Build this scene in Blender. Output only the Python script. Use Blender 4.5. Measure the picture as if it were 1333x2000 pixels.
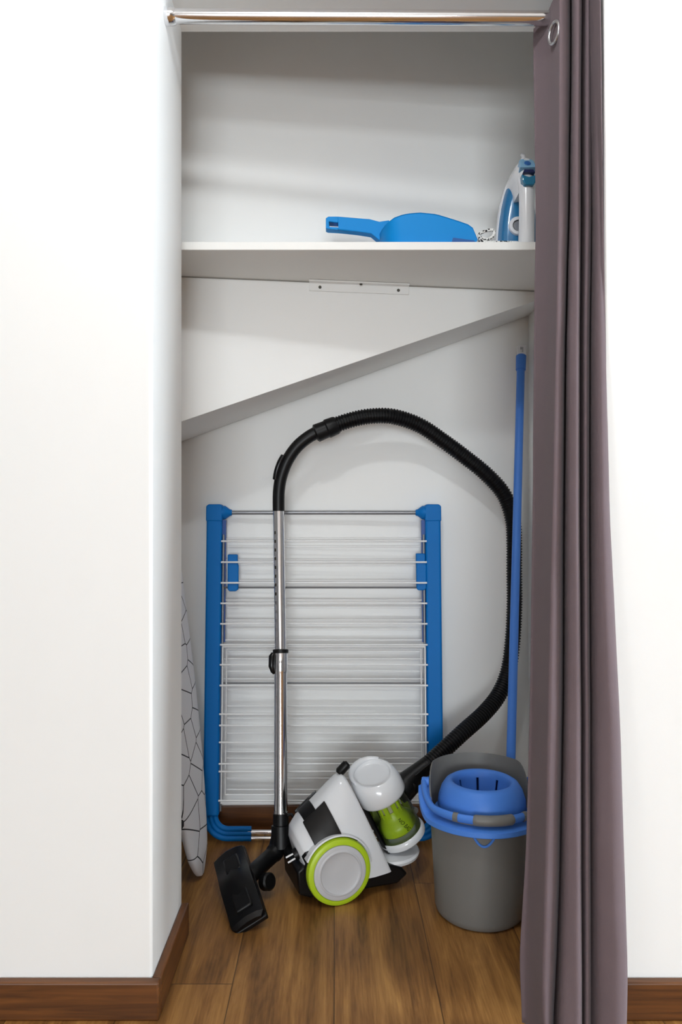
import bpy, bmesh, math, random
from mathutils import Vector, Matrix, noise
random.seed(7)
PI = math.pi
for o in list(bpy.data.objects):
    bpy.data.objects.remove(o)
S = bpy.context.scene
C = S.collection

# ------------------------------------------------------------ camera, light, exposure
cam_d = bpy.data.cameras.new('camera')
cam = bpy.data.objects.new('camera', cam_d); C.objects.link(cam)
cam.location = (0, 0, 1.0); cam.rotation_euler = (PI/2, 0, 0)
cam_d.sensor_fit = 'VERTICAL'; cam_d.sensor_height = 36.0; cam_d.lens = 27.0
cam_d.shift_x = 0.00575; cam_d.clip_start = 0.02
S.camera = cam
S.view_settings.view_transform = 'Standard'; S.view_settings.look = 'None'
S.view_settings.gamma = 1.0; S.view_settings.use_curve_mapping = False
S.view_settings.exposure = -0.05
w = bpy.data.worlds.new('world'); S.world = w; w.use_nodes = True
w.node_tree.nodes['Background'].inputs[0].default_value = (0.9, 0.95, 1.0, 1)
w.node_tree.nodes['Background'].inputs[1].default_value = 0.3

def light(name, kind, loc, energy, col=(1, 1, 1), rot=(0, 0, 0), **kw):
    d = bpy.data.lights.new(name, kind); d.energy = energy; d.color = col
    for k, v in kw.items(): setattr(d, k, v)
    o = bpy.data.objects.new(name, d); C.objects.link(o); o.location = loc; o.rotation_euler = rot
    return o
# the room's ceiling lamp, a little in front of the closet
light('ceiling_lamp', 'POINT', (-0.12, 0.75, 2.40), 17.0, (0.93, 0.97, 1.0), shadow_soft_size=0.045)
# added soft fill behind the camera, then daylight from the window on the right
light('rear_fill_light', 'AREA', (-0.2, -7.4, 1.0), 320.0, (0.88, 0.95, 1.0), (PI/2, 0, 0), shape='RECTANGLE', size=2.8, size_y=1.9)
light('side_window_daylight', 'AREA', (4.4, 0.75, 1.2), 175.0, (0.80, 0.91, 1.0), (PI/2, 0, PI/2), shape='RECTANGLE', size=1.2, size_y=1.9)

# ------------------------------------------------------------ measuring helpers
F = 1500.0; CX = 655.0; CY = 1000.0
def P(px, py, d):
    return Vector(((px-CX)*d/F, d, 1.0-(py-CY)*d/F))

# ------------------------------------------------------------ materials
def lin(c):
    return tuple(((v/255)/12.92 if v/255 <= 0.04045 else ((v/255+0.055)/1.055)**2.4) for v in c)
def mat(name, rgb, rough=0.5, metal=0.0, spec=0.5, bump=0.0, bscale=200, var=0.03, coat=0.0, vscale=9.0, sheen=0.0):
    m = bpy.data.materials.new(name); m.use_nodes = True
    nt = m.node_tree; N = nt.nodes; L = nt.links
    b = N['Principled BSDF']
    c = lin(rgb)
    tc = N.new('ShaderNodeTexCoord')
    nz = N.new('ShaderNodeTexNoise'); nz.inputs['Scale'].default_value = vscale; nz.inputs['Detail'].default_value = 4
    L.new(tc.outputs['Object'], nz.inputs['Vector'])
    mx = N.new('ShaderNodeMix'); mx.data_type = 'RGBA'
    mx.inputs[6].default_value = (*[v*(1-var) for v in c], 1)
    mx.inputs[7].default_value = (*[min(1, v*(1+var)) for v in c], 1)
    L.new(nz.outputs['Fac'], mx.inputs[0]); L.new(mx.outputs[2], b.inputs['Base Color'])
    b.inputs['Roughness'].default_value = rough; b.inputs['Metallic'].default_value = metal
    b.inputs['Specular IOR Level'].default_value = spec
    b.inputs['Coat Weight'].default_value = coat
    b.inputs['Sheen Weight'].default_value = sheen
    if bump:
        n2 = N.new('ShaderNodeTexNoise'); n2.inputs['Scale'].default_value = bscale; n2.inputs['Detail'].default_value = 3
        L.new(tc.outputs['Object'], n2.inputs['Vector'])
        bp = N.new('ShaderNodeBump'); bp.inputs['Strength'].default_value = bump; bp.inputs['Distance'].default_value = 0.002
        L.new(n2.outputs['Fac'], bp.inputs['Height']); L.new(bp.outputs['Normal'], b.inputs['Normal'])
    return m

M = {}
M['wall'] = mat('white_paint', (246, 246, 244), 0.62, bump=0.06, bscale=90, var=0.012, spec=0.3)
M['room'] = mat('grey_room_paint', (150, 150, 150), 0.7, var=0.02)
M['shelf'] = mat('white_laminate', (236, 235, 231), 0.4, var=0.01)
M['chrome'] = mat('chrome', (232, 232, 234), 0.09, 1.0, var=0.01)
M['grey_metal'] = mat('grey_metal', (132, 133, 136), 0.35, 0.6)
M['rack_blue'] = mat('rack_blue_plastic', (0, 108, 184), 0.5, spec=0.2, bump=0.05, bscale=400)
M['rack_dark_blue'] = mat('rack_dark_blue_plastic', (4, 66, 140), 0.45)
M['wire'] = mat('white_coated_wire', (238, 238, 238), 0.3)
M['black'] = mat('black_plastic', (9, 9, 10), 0.42, spec=0.3, bump=0.04, bscale=300)
M['hose'] = mat('black_hose', (8, 8, 9), 0.42, spec=0.3)
M['gloss_black'] = mat('glossy_black_plastic', (8, 8, 10), 0.28, spec=0.35)
M['vac_white'] = mat('glossy_white_plastic', (226, 228, 231), 0.16, coat=0.4, var=0.01)
M['vac_grey'] = mat('pale_grey_plastic', (198, 199, 202), 0.4, var=0.01)
M['lime'] = mat('lime_plastic', (178, 208, 36), 0.38)
M['beige'] = mat('beige_filter', (176, 174, 140), 0.5)
M['mop_blue'] = mat('mop_blue_plastic', (76, 132, 220), 0.45, spec=0.3, bump=0.03, bscale=300)
M['bucket_grey'] = mat('bucket_grey_plastic', (116, 115, 112), 0.45, spec=0.35, bump=0.05, bscale=250)
M['dustpan'] = mat('cyan_plastic', (0, 132, 206), 0.5, var=0.02, spec=0.2)
M['dustpan_shade'] = mat('cyan_plastic_shaded', (0, 80, 150), 0.45)  # pan cyan darkened, shade put into the colour
M['curtain'] = mat('mauve_grey_fabric', (112, 98, 102), 0.9, spec=0.1, bump=0.25, bscale=900, var=0.05, vscale=25, sheen=0.08)
M['iron_white'] = mat('iron_white_plastic', (232, 232, 234), 0.22, coat=0.3, var=0.01)
M['iron_blue'] = mat('iron_blue_tank', (40, 116, 166), 0.14, coat=0.5, vscale=14, var=0.12)
M['iron_pale'] = mat('iron_pale_blue', (130, 176, 208), 0.3)
M['iron_button'] = mat('iron_button_blue', (36, 96, 166), 0.3)
M['iron_teal'] = mat('iron_teal_trigger', (16, 112, 150), 0.1, coat=0.5)
M['navy'] = mat('navy_plastic', (16, 28, 78), 0.3)
M['steel'] = mat('brushed_steel', (190, 190, 192), 0.3, 0.9)
M['screw'] = mat('screw_steel', (70, 66, 58), 0.4, 0.6)
M['ink'] = mat('dark_print', (30, 40, 10), 0.5)
M['strip'] = mat('white_plastic_strip', (244, 244, 242), 0.3, var=0.01)
M['seam'] = mat('grey_caulk', (150, 148, 142), 0.7)

def clear_mat():
    m = bpy.data.materials.new('smoked_clear_plastic'); m.use_nodes = True
    nt = m.node_tree; N = nt.nodes; L = nt.links; N.clear()
    out = N.new('ShaderNodeOutputMaterial'); t = N.new('ShaderNodeBsdfTransparent'); t.inputs[0].default_value = (0.90, 0.915, 0.90, 1)
    g = N.new('ShaderNodeBsdfGlossy'); g.inputs['Roughness'].default_value = 0.05
    fr = N.new('ShaderNodeFresnel'); fr.inputs[0].default_value = 1.4
    mx = N.new('ShaderNodeMixShader'); L.new(fr.outputs[0], mx.inputs[0]); L.new(t.outputs[0], mx.inputs[1]); L.new(g.outputs[0], mx.inputs[2])
    L.new(mx.outputs[0], out.inputs[0]); return m
M['clear'] = clear_mat()

def floor_mat():
    m = bpy.data.materials.new('oak_laminate_planks'); m.use_nodes = True
    nt = m.node_tree; N = nt.nodes; L = nt.links; b = N['Principled BSDF']
    def math_(op, a, bb=None, cc=None):
        n = N.new('ShaderNodeMath'); n.operation = op
        for i, v in enumerate((a, bb, cc)):
            if v is None: continue
            if isinstance(v, (int, float)): n.inputs[i].default_value = v
            else: L.new(v, n.inputs[i])
        return n.outputs[0]
    tc = N.new('ShaderNodeTexCoord'); sp = N.new('ShaderNodeSeparateXYZ'); L.new(tc.outputs['Object'], sp.inputs[0])
    X, Y = sp.outputs[0], sp.outputs[1]
    u = math_('DIVIDE', math_('ADD', X, 0.002), 0.2155)
    idx = math_('FLOOR', u); fx = math_('SUBTRACT', u, idx)
    off = math_('MULTIPLY', math_('FRACT', math_('MULTIPLY', math_('ADD', idx, 2.0), 0.22)), 1.3)
    v = math_('DIVIDE', math_('SUBTRACT', math_('ADD', Y, off), 1.627), 1.3)
    idy = math_('FLOOR', v); fy = math_('SUBTRACT', v, idy)
    ex = math_('MINIMUM', fx, math_('SUBTRACT', 1.0, fx))
    ey = math_('MINIMUM', fy, math_('SUBTRACT', 1.0, fy))
    seam = math_('MAXIMUM', math_('LESS_THAN', ex, 0.0055), math_('LESS_THAN', ey, 0.0009))
    cid = N.new('ShaderNodeCombineXYZ'); L.new(idx, cid.inputs[0]); L.new(idy, cid.inputs[1])
    wn = N.new('ShaderNodeTexWhiteNoise'); wn.noise_dimensions = '3D'; L.new(cid.outputs[0], wn.inputs['Vector'])
    gv = N.new('ShaderNodeCombineXYZ')
    L.new(math_('ADD', math_('MULTIPLY', X, 9.0), math_('MULTIPLY', wn.outputs['Value'], 31.0)), gv.inputs[0])
    L.new(math_('MULTIPLY', Y, 0.9), gv.inputs[1]); L.new(math_('MULTIPLY', wn.outputs['Value'], 17.0), gv.inputs[2])
    n1 = N.new('ShaderNodeTexNoise'); n1.inputs['Scale'].default_value = 2.2; n1.inputs['Detail'].default_value = 7; n1.inputs['Roughness'].default_value = 0.62; n1.inputs['Distortion'].default_value = 0.5
    L.new(gv.outputs[0], n1.inputs['Vector'])
    gv2 = N.new('ShaderNodeCombineXYZ'); L.new(math_('MULTIPLY', X, 110.0), gv2.inputs[0]); L.new(math_('MULTIPLY', Y, 5.0), gv2.inputs[1]); L.new(wn.outputs['Value'], gv2.inputs[2])
    n2 = N.new('ShaderNodeTexNoise'); n2.inputs['Scale'].default_value = 2.0; n2.inputs['Detail'].default_value = 4
    L.new(gv2.outputs[0], n2.inputs['Vector'])
    fac = math_('ADD', math_('MULTIPLY', n1.outputs['Fac'], 0.78), math_('MULTIPLY', n2.outputs['Fac'], 0.22))
    r = N.new('ShaderNodeValToRGB'); L.new(fac, r.inputs[0])
    e = r.color_ramp.elements
    e[0].position = 0.34; e[0].color = (*lin((84, 54, 26)), 1)
    e[1].position = 0.68; e[1].color = (*lin((186, 138, 76)), 1)
    k = e.new(0.5); k.color = (*lin((142, 98, 50)), 1)
    # knots
    vo = N.new('ShaderNodeTexVoronoi'); vo.inputs['Scale'].default_value = 1.0
    kv = N.new('ShaderNodeCombineXYZ'); L.new(math_('MULTIPLY', X, 5.2), kv.inputs[0]); L.new(math_('MULTIPLY', Y, 2.6), kv.inputs[1])
    L.new(kv.outputs[0], vo.inputs['Vector'])
    knot = math_('MULTIPLY', math_('SUBTRACT', 1.0, math_('SMOOTH_MIN', math_('DIVIDE', vo.outputs['Distance'], 0.085), 1.0, 0.2)), 0.55)
    mk = N.new('ShaderNodeMix'); mk.data_type = 'RGBA'; mk.clamp_factor = True; L.new(knot, mk.inputs[0]); L.new(r.outputs[0], mk.inputs[6]); mk.inputs[7].default_value = (*lin((66, 40, 22)), 1)
    mx = N.new('ShaderNodeMix'); mx.data_type = 'RGBA'; L.new(math_('MULTIPLY', seam, 0.75), mx.inputs[0]); L.new(mk.outputs[2], mx.inputs[6]); mx.inputs[7].default_value = (*lin((52, 34, 20)), 1)
    hs = N.new('ShaderNodeHueSaturation'); L.new(mx.outputs[2], hs.inputs['Color'])
    L.new(math_('ADD', 0.90, math_('MULTIPLY', wn.outputs['Value'], 0.2)), hs.inputs['Value'])
    L.new(hs.outputs[0], b.inputs['Base Color'])
    b.inputs['Roughness'].default_value = 0.42; b.inputs['Specular IOR Level'].default_value = 0.35
    bp = N.new('ShaderNodeBump'); bp.inputs['Strength'].default_value = 0.15; bp.inputs['Distance'].default_value = 0.001
    L.new(math_('SUBTRACT', n2.outputs['Fac'], seam), bp.inputs['Height']); L.new(bp.outputs[0], b.inputs['Normal'])
    return m
M['floor'] = floor_mat()

def oak_trim(name, axis):
    m = bpy.data.materials.new(name); m.use_nodes = True
    nt = m.node_tree; N = nt.nodes; L = nt.links; b = N['Principled BSDF']
    tc = N.new('ShaderNodeTexCoord'); mp = N.new('ShaderNodeMapping'); L.new(tc.outputs['Object'], mp.inputs[0])
    mp.inputs['Scale'].default_value = (3, 60, 60) if axis == 'X' else (60, 5, 60)
    n = N.new('ShaderNodeTexNoise'); n.inputs['Scale'].default_value = 1.4; n.inputs['Detail'].default_value = 6; n.inputs['Distortion'].default_value = 0.8
    L.new(mp.outputs[0], n.inputs['Vector'])
    r = N.new('ShaderNodeValToRGB'); L.new(n.outputs['Fac'], r.inputs[0])
    r.color_ramp.elements[0].position = 0.3; r.color_ramp.elements[0].color = (*lin((74, 41, 14)), 1)
    r.color_ramp.elements[1].position = 0.72; r.color_ramp.elements[1].color = (*lin((116, 69, 27)), 1)
    L.new(r.outputs[0], b.inputs['Base Color']); b.inputs['Roughness'].default_value = 0.45
    return m
M['oak_x'] = oak_trim('oak_trim_lengthwise', 'X'); M['oak_y'] = oak_trim('oak_trim_return', 'Y')

def board_mat():
    m = bpy.data.materials.new('white_cotton_with_black_line_print'); m.use_nodes = True
    nt = m.node_tree; N = nt.nodes; L = nt.links; b = N['Principled BSDF']
    uv = N.new('ShaderNodeUVMap'); uv.uv_map = 'UVMap'
    mp = N.new('ShaderNodeMapping'); mp.inputs['Scale'].default_value = (11.0, 14.0, 1); L.new(uv.outputs[0], mp.inputs[0])
    v = N.new('ShaderNodeTexVoronoi'); v.feature = 'DISTANCE_TO_EDGE'; v.voronoi_dimensions = '2D'; v.inputs['Scale'].default_value = 1.0; v.inputs['Randomness'].default_value = 0.72
    L.new(mp.outputs[0], v.inputs['Vector'])
    lt = N.new('ShaderNodeMath'); lt.operation = 'LESS_THAN'; lt.inputs[1].default_value = 0.022; L.new(v.outputs['Distance'], lt.inputs[0])
    mx = N.new('ShaderNodeMix'); mx.data_type = 'RGBA'; L.new(lt.outputs[0], mx.inputs[0])
    mx.inputs[6].default_value = (*lin((226, 226, 230)), 1); mx.inputs[7].default_value = (*lin((40, 40, 46)), 1)
    L.new(mx.outputs[2], b.inputs['Base Color']); b.inputs['Roughness'].default_value = 0.85
    return m
M['board'] = board_mat()

def cord_mat():
    m = bpy.data.materials.new('braided_cord'); m.use_nodes = True
    nt = m.node_tree; N = nt.nodes; L = nt.links; b = N['Principled BSDF']
    tc = N.new('ShaderNodeTexCoord'); c = N.new('ShaderNodeTexVoronoi'); c.inputs['Scale'].default_value = 260
    L.new(tc.outputs['Object'], c.inputs['Vector'])
    r = N.new('ShaderNodeValToRGB'); r.color_ramp.interpolation = 'CONSTANT'
    r.color_ramp.elements[0].color = (*lin((225, 225, 222)), 1)
    r.color_ramp.elements[1].position = 0.62; r.color_ramp.elements[1].color = (*lin((36, 36, 36)), 1)
    L.new(c.outputs['Color'], r.inputs[0]); L.new(r.outputs[0], b.inputs['Base Color']); b.inputs['Roughness'].default_value = 0.8
    return m
M['cord'] = cord_mat()

# ------------------------------------------------------------ mesh helpers
ORG = {}
class MB:
    def __init__(s): s.bm = bmesh.new()
    def box(s, x0, x1, y0, y1, z0, z1, mtx=None):
        vs = [s.bm.verts.new((x, y, z)) for x in (x0, x1) for y in (y0, y1) for z in (z0, z1)]
        for f in ((0,1,3,2),(4,6,7,5),(0,4,5,1),(2,3,7,6),(0,2,6,4),(1,5,7,3)):
            s.bm.faces.new([vs[i] for i in f])
        if mtx is not None:
            for v in vs: v.co = mtx @ v.co
        return s
    def rings(s, rings, closed_u=True, cap0=True, cap1=True, loop=False):
        R = [[s.bm.verts.new(p) for p in r] for r in rings]
        n = len(R[0]); m = len(R)
        for i in range(m if loop else m-1):
            a, b = R[i], R[(i+1) % m]
            for j in range(n if closed_u else n-1):
                k = (j+1) % n
                s.bm.faces.new((a[j], a[k], b[k], b[j]))
        if not loop and closed_u:
            if cap0: s.bm.faces.new(list(reversed(R[0])))
            if cap1: s.bm.faces.new(R[-1])
        return R
    def tube(s, pts, r, seg=12, closed=False, cap=True, sq=None, up=None):
        pts = [Vector(p) for p in pts]; n = len(pts)
        if not hasattr(r, '__len__'): r = [r]*n
        T = []
        for i in range(n):
            if closed: t = pts[(i+1) % n]-pts[i-1]
            else: t = pts[min(i+1, n-1)]-pts[max(i-1, 0)]
            T.append(t.normalized())
        u = Vector(up) if up else (Vector((0, 0, 1)) if abs(T[0].z) < 0.9 else Vector((1, 0, 0)))
        u = (u-T[0]*u.dot(T[0])).normalized()
        rings = []
        for i in range(n):
            if i:
                q = T[i-1].rotation_difference(T[i]); u = q @ u
                u = (u-T[i]*u.dot(T[i])).normalized()
            v = T[i].cross(u)
            a, b = (1, 1) if sq is None else sq
            rings.append([pts[i]+(u*math.cos(2*PI*k/seg)*a+v*math.sin(2*PI*k/seg)*b)*r[i] for k in range(seg)])
        s.rings(rings, True, cap, cap, closed); return s
    def lathe(s, prof, mtx=Matrix(), seg=48, a0=0, a1=2*PI, zf=None):
        full = abs(a1-a0-2*PI) < 1e-6
        cols = []
        cnt = seg if full else seg+1
        for k in range(cnt):
            a = a0+(a1-a0)*k/seg
            cols.append([mtx @ Vector((r*math.cos(a), r*math.sin(a), z+(zf(a, r, z) if zf else 0))) for r, z in prof])
        s.rings(cols, False, loop=full); return s
    def prism(s, poly, f0, f1):
        a = [s.bm.verts.new(f0(*p)) for p in poly]; b = [s.bm.verts.new(f1(*p)) for p in poly]
        n = len(poly)
        for i in range(n): s.bm.faces.new((a[i], a[(i+1) % n], b[(i+1) % n], b[i]))
        s.bm.faces.new(list(reversed(a))); s.bm.faces.new(b); return s
    def build(s, name, m, parent=None, smooth=True, bevel=0.0, bseg=3, ang=40, solid=0.0, subd=0):
        bm = s.bm
        bmesh.ops.remove_doubles(bm, verts=bm.verts, dist=1e-6)
        bmesh.ops.recalc_face_normals(bm, faces=bm.faces)
        org = ORG.get(parent.name, Vector()) if parent else Vector()
        bmesh.ops.translate(bm, verts=bm.verts, vec=-org)
        me = bpy.data.meshes.new(name); bm.to_mesh(me); bm.free()
        me.materials.append(m)
        o = bpy.data.objects.new(name, me); C.objects.link(o)
        if parent: o.parent = parent
        ORG[o.name] = org
        if smooth:
            for p in me.polygons: p.use_smooth = True
        if solid:
            md = o.modifiers.new('solid', 'SOLIDIFY'); md.thickness = solid; md.offset = 0
        if bevel:
            md = o.modifiers.new('bevel', 'BEVEL'); md.width = bevel; md.segments = bseg; md.limit_method = 'ANGLE'; md.angle_limit = math.radians(35)
        if subd:
            md = o.modifiers.new('subd', 'SUBSURF'); md.levels = subd; md.render_levels = subd
        if smooth and not subd:
            me.set_sharp_from_angle(angle=math.radians(ang))
        return o
def thing(name, label, cat, loc=(0, 0, 0), group=None):
    o = bpy.data.objects.new(name, None); C.objects.link(o); o.location = loc
    o.empty_display_size = 0.05
    o['label'] = label; o['category'] = cat
    if group: o['group'] = group
    ORG[o.name] = Vector(loc); return o
def struct(o, label=None):
    o['kind'] = 'structure'
    if label: o['label'] = label
    return o
def spline(pts, n=12):
    pts = [Vector(p) for p in pts]; out = []
    for i in range(len(pts)-1):
        p0 = pts[max(i-1, 0)]; p1 = pts[i]; p2 = pts[i+1]; p3 = pts[min(i+2, len(pts)-1)]
        for k in range(n):
            t = k/n
            out.append(0.5*((2*p1)+(p2-p0)*t+(2*p0-5*p1+4*p2-p3)*t*t+(3*p1-p0-3*p2+p3)*t**3))
    out.append(pts[-1]); return out
def resample(pts, step):
    out = [pts[0]]; acc = 0
    for a, b in zip(pts, pts[1:]):
        L = (b-a).length; t = step-acc
        while t <= L and L > 0:
            out.append(a.lerp(b, t/L)); t += step
        acc = (acc+L) % step
    return out
def frame(org, zdir, xdir=None):
    z = Vector(zdir).normalized(); x = Vector(xdir) if xdir else (Vector((1, 0, 0)) if abs(z.x) < 0.9 else Vector((0, 1, 0)))
    x = (x-z*x.dot(z)).normalized(); y = z.cross(x)
    m = Matrix((x, y, z)).transposed().to_4x4(); m.translation = Vector(org); return m

# ------------------------------------------------------------ setting
WF = 1.5275; WB = 1.825; XL = -0.364; XR = 0.536; HL = 2.141
RX0, RX1, RY0, CE = -4.0, 4.5, -7.5, 2.5
CLX, CRX = -0.56, 0.615
struct(MB().box(RX0, RX1, RY0, 2.6, -0.05, 0.0).build('floor', M['floor'], smooth=False))
struct(MB().box(RX0, RX1, RY0, 2.6, CE, CE+0.05).build('ceiling', M['wall'], smooth=False))
struct(MB().box(RX0, XL, WF, WB, 0, CE).build('wall_left', M['wall'], bevel=0.007, bseg=4))
struct(MB().box(XR, RX1, WF, WB, 0, CE).build('wall_right', M['wall'], bevel=0.004))
struct(MB().box(XL-0.02, XR+0.02, WF+0.0002, WB-0.0002, HL, CE-0.0005).build('wall_header', M['wall'], smooth=False))
# closet inside
struct(MB().prism([(CLX, 2.417), (CRX+0.02, 2.443), (CRX+0.02, 2.60), (CLX, 2.60)], lambda x, y: (x, y, 0), lambda x, y: (x, y, CE)).build('wall_back', M['wall'], smooth=False))
struct(MB().box(CLX-0.05, CLX, WB, 2.6, 0, CE).build('wall_closet_left', M['wall'], smooth=False))
struct(MB().box(CRX, CRX+0.05, WB, 2.6, 0, CE).build('wall_closet_right', M['wall'], smooth=False))
# the boxed-in stair underside: a wall that stands forward of the back wall and ends in a slope
BX0, BX1 = CLX+0.0005, CRX-0.0005
def bulk_d(x): return 2.081+0.1376*(x+0.412)
def bulk_z(x): return 1.247+0.366*(x+0.412)
b = MB()
fr_ = [(BX0, bulk_z(BX0)), (BX1, bulk_z(BX1)), (BX1, CE-0.0005), (BX0, CE-0.0005)]
b.prism(fr_, lambda x, z: (x, bulk_d(x), z), lambda x, z: (x, 2.41+0.022*(x+0.56), z))
struct(b.build('wall_stairs', M['wall'], smooth=False), 'white boxed-in stair underside with sloping lower edge')
# the rest of the room behind the camera
struct(MB().box(RX0-0.05, RX0, RY0, WB, 0, CE).build('wall_room_left', M['room'], smooth=False))
struct(MB().box(RX1, RX1+0.05, RY0, WB, 0, CE).build('wall_room_right', M['room'], smooth=False))
struct(MB().box(RX0, RX1, RY0-0.05, RY0, 0, CE).build('wall_room_back', M['room'], smooth=False))
# skirting boards
BH = 0.0754
def skirt(name, x0, x1, y0, y1, m, miter=False):
    b = MB().box(x0, x1, y0, y1, 0, BH); return struct(b.build(name, m, bevel=0.004, bseg=3))
skirt('baseboard_left', RX0, XL+0.0175, WF-0.02, WF, M['oak_x'])
skirt('baseboard_return', XL, XL+0.018, WF+0.0001, WB-0.005, M['oak_y'])
skirt('baseboard_right', XR+0.001, RX1, WF-0.02, WF, M['oak_x'])
b = MB().prism([(CLX, 2.399), (CRX, 2.425), (CRX, 2.443), (CLX, 2.417)], lambda x, y: (x, y, 0), lambda x, y: (x, y, BH))
struct(b.build('baseboard_back', M['oak_x'], smooth=False))

# ------------------------------------------------------------ shelf
ST, SB, SF = 1.658, 1.638, 1.87
sh = thing('wall_shelf', 'white laminate shelf spanning the alcove below the stair wall', 'shelf', (0, 2.0, SB))
MB().prism([(CLX+0.001, SF), (CRX-0.001, SF), (CRX-0.001, bulk_d(CRX)-0.0015), (CLX+0.001, bulk_d(CLX)-0.0015)], lambda x, y: (x, y, SB), lambda x, y: (x, y, ST)).build('shelf_board', M['shelf'], sh, bevel=0.0012, bseg=2)
cx0, cx1 = -0.072, 0.208
cl = MB(); n = 12
for (xa, xb) in ((CLX+0.002, cx0), (cx1, CRX-0.002)):
    cl = MB(); cl.prism([(xa, SB-0.0025), (xb, SB-0.0025), (xb, SB-0.0003), (xa, SB-0.0003)], lambda x, z: (x, bulk_d(x)-0.0035, z), lambda x, z: (x, bulk_d(x)-0.0008, z))
    cl.build('joint_seam', M['seam'], sh, smooth=False)
st = MB()
st.prism([(cx0, SB-0.026), (cx1, SB-0.026), (cx1, SB-0.0005), (cx0, SB-0.0005)], lambda x, z: (x, bulk_d(x)-0.004, z), lambda x, z: (x, bulk_d(x)-0.0008, z))
st.prism([(cx0, SB-0.004), (cx1, SB-0.004), (cx1, SB-0.0005), (cx0, SB-0.0005)], lambda x, z: (x, bulk_d(x)-0.024, z), lambda x, z: (x, bulk_d(x)-0.004, z))
strip = st.build('mounting_strip', M['strip'], sh, bevel=0.0006, bseg=1)
for x, z, flat in ((-0.042, SB-0.015, 0), (0.072, SB-0.005, 1), (0.178, SB-0.015, 0)):
    org = (x, bulk_d(x)-(0.004 if not flat else 0.013), z)
    MB().lathe([(0, 0.0022), (0.003, 0.002), (0.0042, 0.0008), (0.0044, 0)], frame(org, (0, -1, 0) if not flat else (0, 0, -1)), 14).build('screw', M['screw'], strip)

# ------------------------------------------------------------ curtain rod
RD, RZ, RR = 1.645, 2.0616, 0.0148
rod = thing('curtain_rod', 'chrome curtain rod across the top of the alcove', 'curtain rod', (XL, RD, RZ))
MB().tube([(XL+0.004, RD, RZ), (0.1, RD, RZ-0.002), (XR-0.004, RD, RZ-0.005)], RR, 32).build('pole', M['chrome'], rod)
for x, sx, zz in ((XL+0.0003, 1, RZ), (XR-0.0003, -1, RZ-0.005)):
    MB().lathe([(0, 0.0), (0.0185, 0.0), (0.0188, 0.004), (0.0178, 0.018), (0.0165, 0.02), (RR+0.0003, 0.0225), (0, 0.0225)], frame((x, RD, zz), (sx, 0, 0)), 32).build('end_socket', M['chrome'], rod)

# ------------------------------------------------------------ curtain
ct = thing('curtain', 'mauve-grey eyelet curtain pushed to the right end of the chrome rod', 'curtain', (0.48, 1.5, 0.01))
LV = [0, 50, 150, 400, 650, 1000, 1400, 1700, 1900, 2010]
DC = [1.632, 1.63, 1.62, 1.60, 1.575, 1.535, 1.495, 1.465, 1.448, 1.44]
COL = [
 (+.065, [1044,1042,1044,1048,1044,1041,1036,1028,1015,1020]),
 (+.055, [1050,1050,1052,1054,1051,1048,1043,1036,1026,1030]),
 (+.015, [1072,1072,1072,1074,1070,1062,1054,1046,1040,1044]),
 (-.045, [1090,1090,1090,1090,1085,1077,1068,1062,1056,1060]),
 (-.060, [1096,1096,1096,1095,1090,1083,1076,1070,1064,1067]),
 (-.045, [1108,1108,1108,1106,1100,1094,1090,1084,1076,1072]),
 (+.005, [1115,1115,1115,1112,1105,1101,1099,1093,1085,1079]),
 (+.030, [1117,1117,1117,1114,1107,1103,1101,1095,1087,1081]),
 (+.005, [1117,1117,1117,1114,1108,1104,1102,1096,1090,1085]),
 (-.045, [1120,1120,1120,1117,1111,1109,1107,1103,1098,1094]),
 (-.062, [1126,1126,1126,1124,1122,1120,1120,1119,1118,1117]),
 (-.060, [1133,1133,1132,1131,1130,1129,1132,1132,1134,1134]),
 (-.015, [1136,1136,1135,1134,1132,1132,1135,1136,1137,1137]),
 (+.010, [1137,1137,1136,1136,1133,1133,1136,1137,1138,1138]),
 (-.020, [1140,1140,1139,1139,1136,1136,1138,1139,1140,1140]),
 (-.045, [1148,1148,1148,1148,1144,1144,1146,1147,1147,1147]),
 (-.030, [1154,1154,1154,1154,1150,1149,1151,1152,1152,1152]),
 (+.000, [1157,1157,1157,1157,1152,1151,1153,1154,1154,1154]),
 (-.010, [1158,1158,1158,1158,1154,1153,1155,1156,1156,1157]),
 (-.050, [1161,1161,1161,1162,1161,1162,1166,1169,1172,1173]),
 (-.068, [1167,1167,1168,1170,1172,1176,1190,1197,1203,1200]),
 (-.060, [1172,1172,1174,1176,1181,1187,1207,1216,1222,1219]),
 (-.035, [1173,1173,1175,1178,1183,1190,1211,1220,1226,1223]),
]
def lerp_tab(xs, ys, x):
    if x <= xs[0]: return ys[0]
    for a, b_, c, d in zip(xs, xs[1:], ys, ys[1:]):
        if x <= b_: 
            t = (x-a)/(b_-a); return c+(d-c)*t
    return ys[-1]
def smooth_tab(xs, ys, x):
    h = 60
    return sum(lerp_tab(xs, ys, x+k*h/3)*wt for k, wt in ((-3, 1), (-2, 2), (-1, 3), (0, 4), (1, 3), (2, 2), (3, 1)))/16
def ss0(t): t = max(0, min(1, t)); return t*t*(3-2*t)
rows = []
NZ = 90
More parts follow.
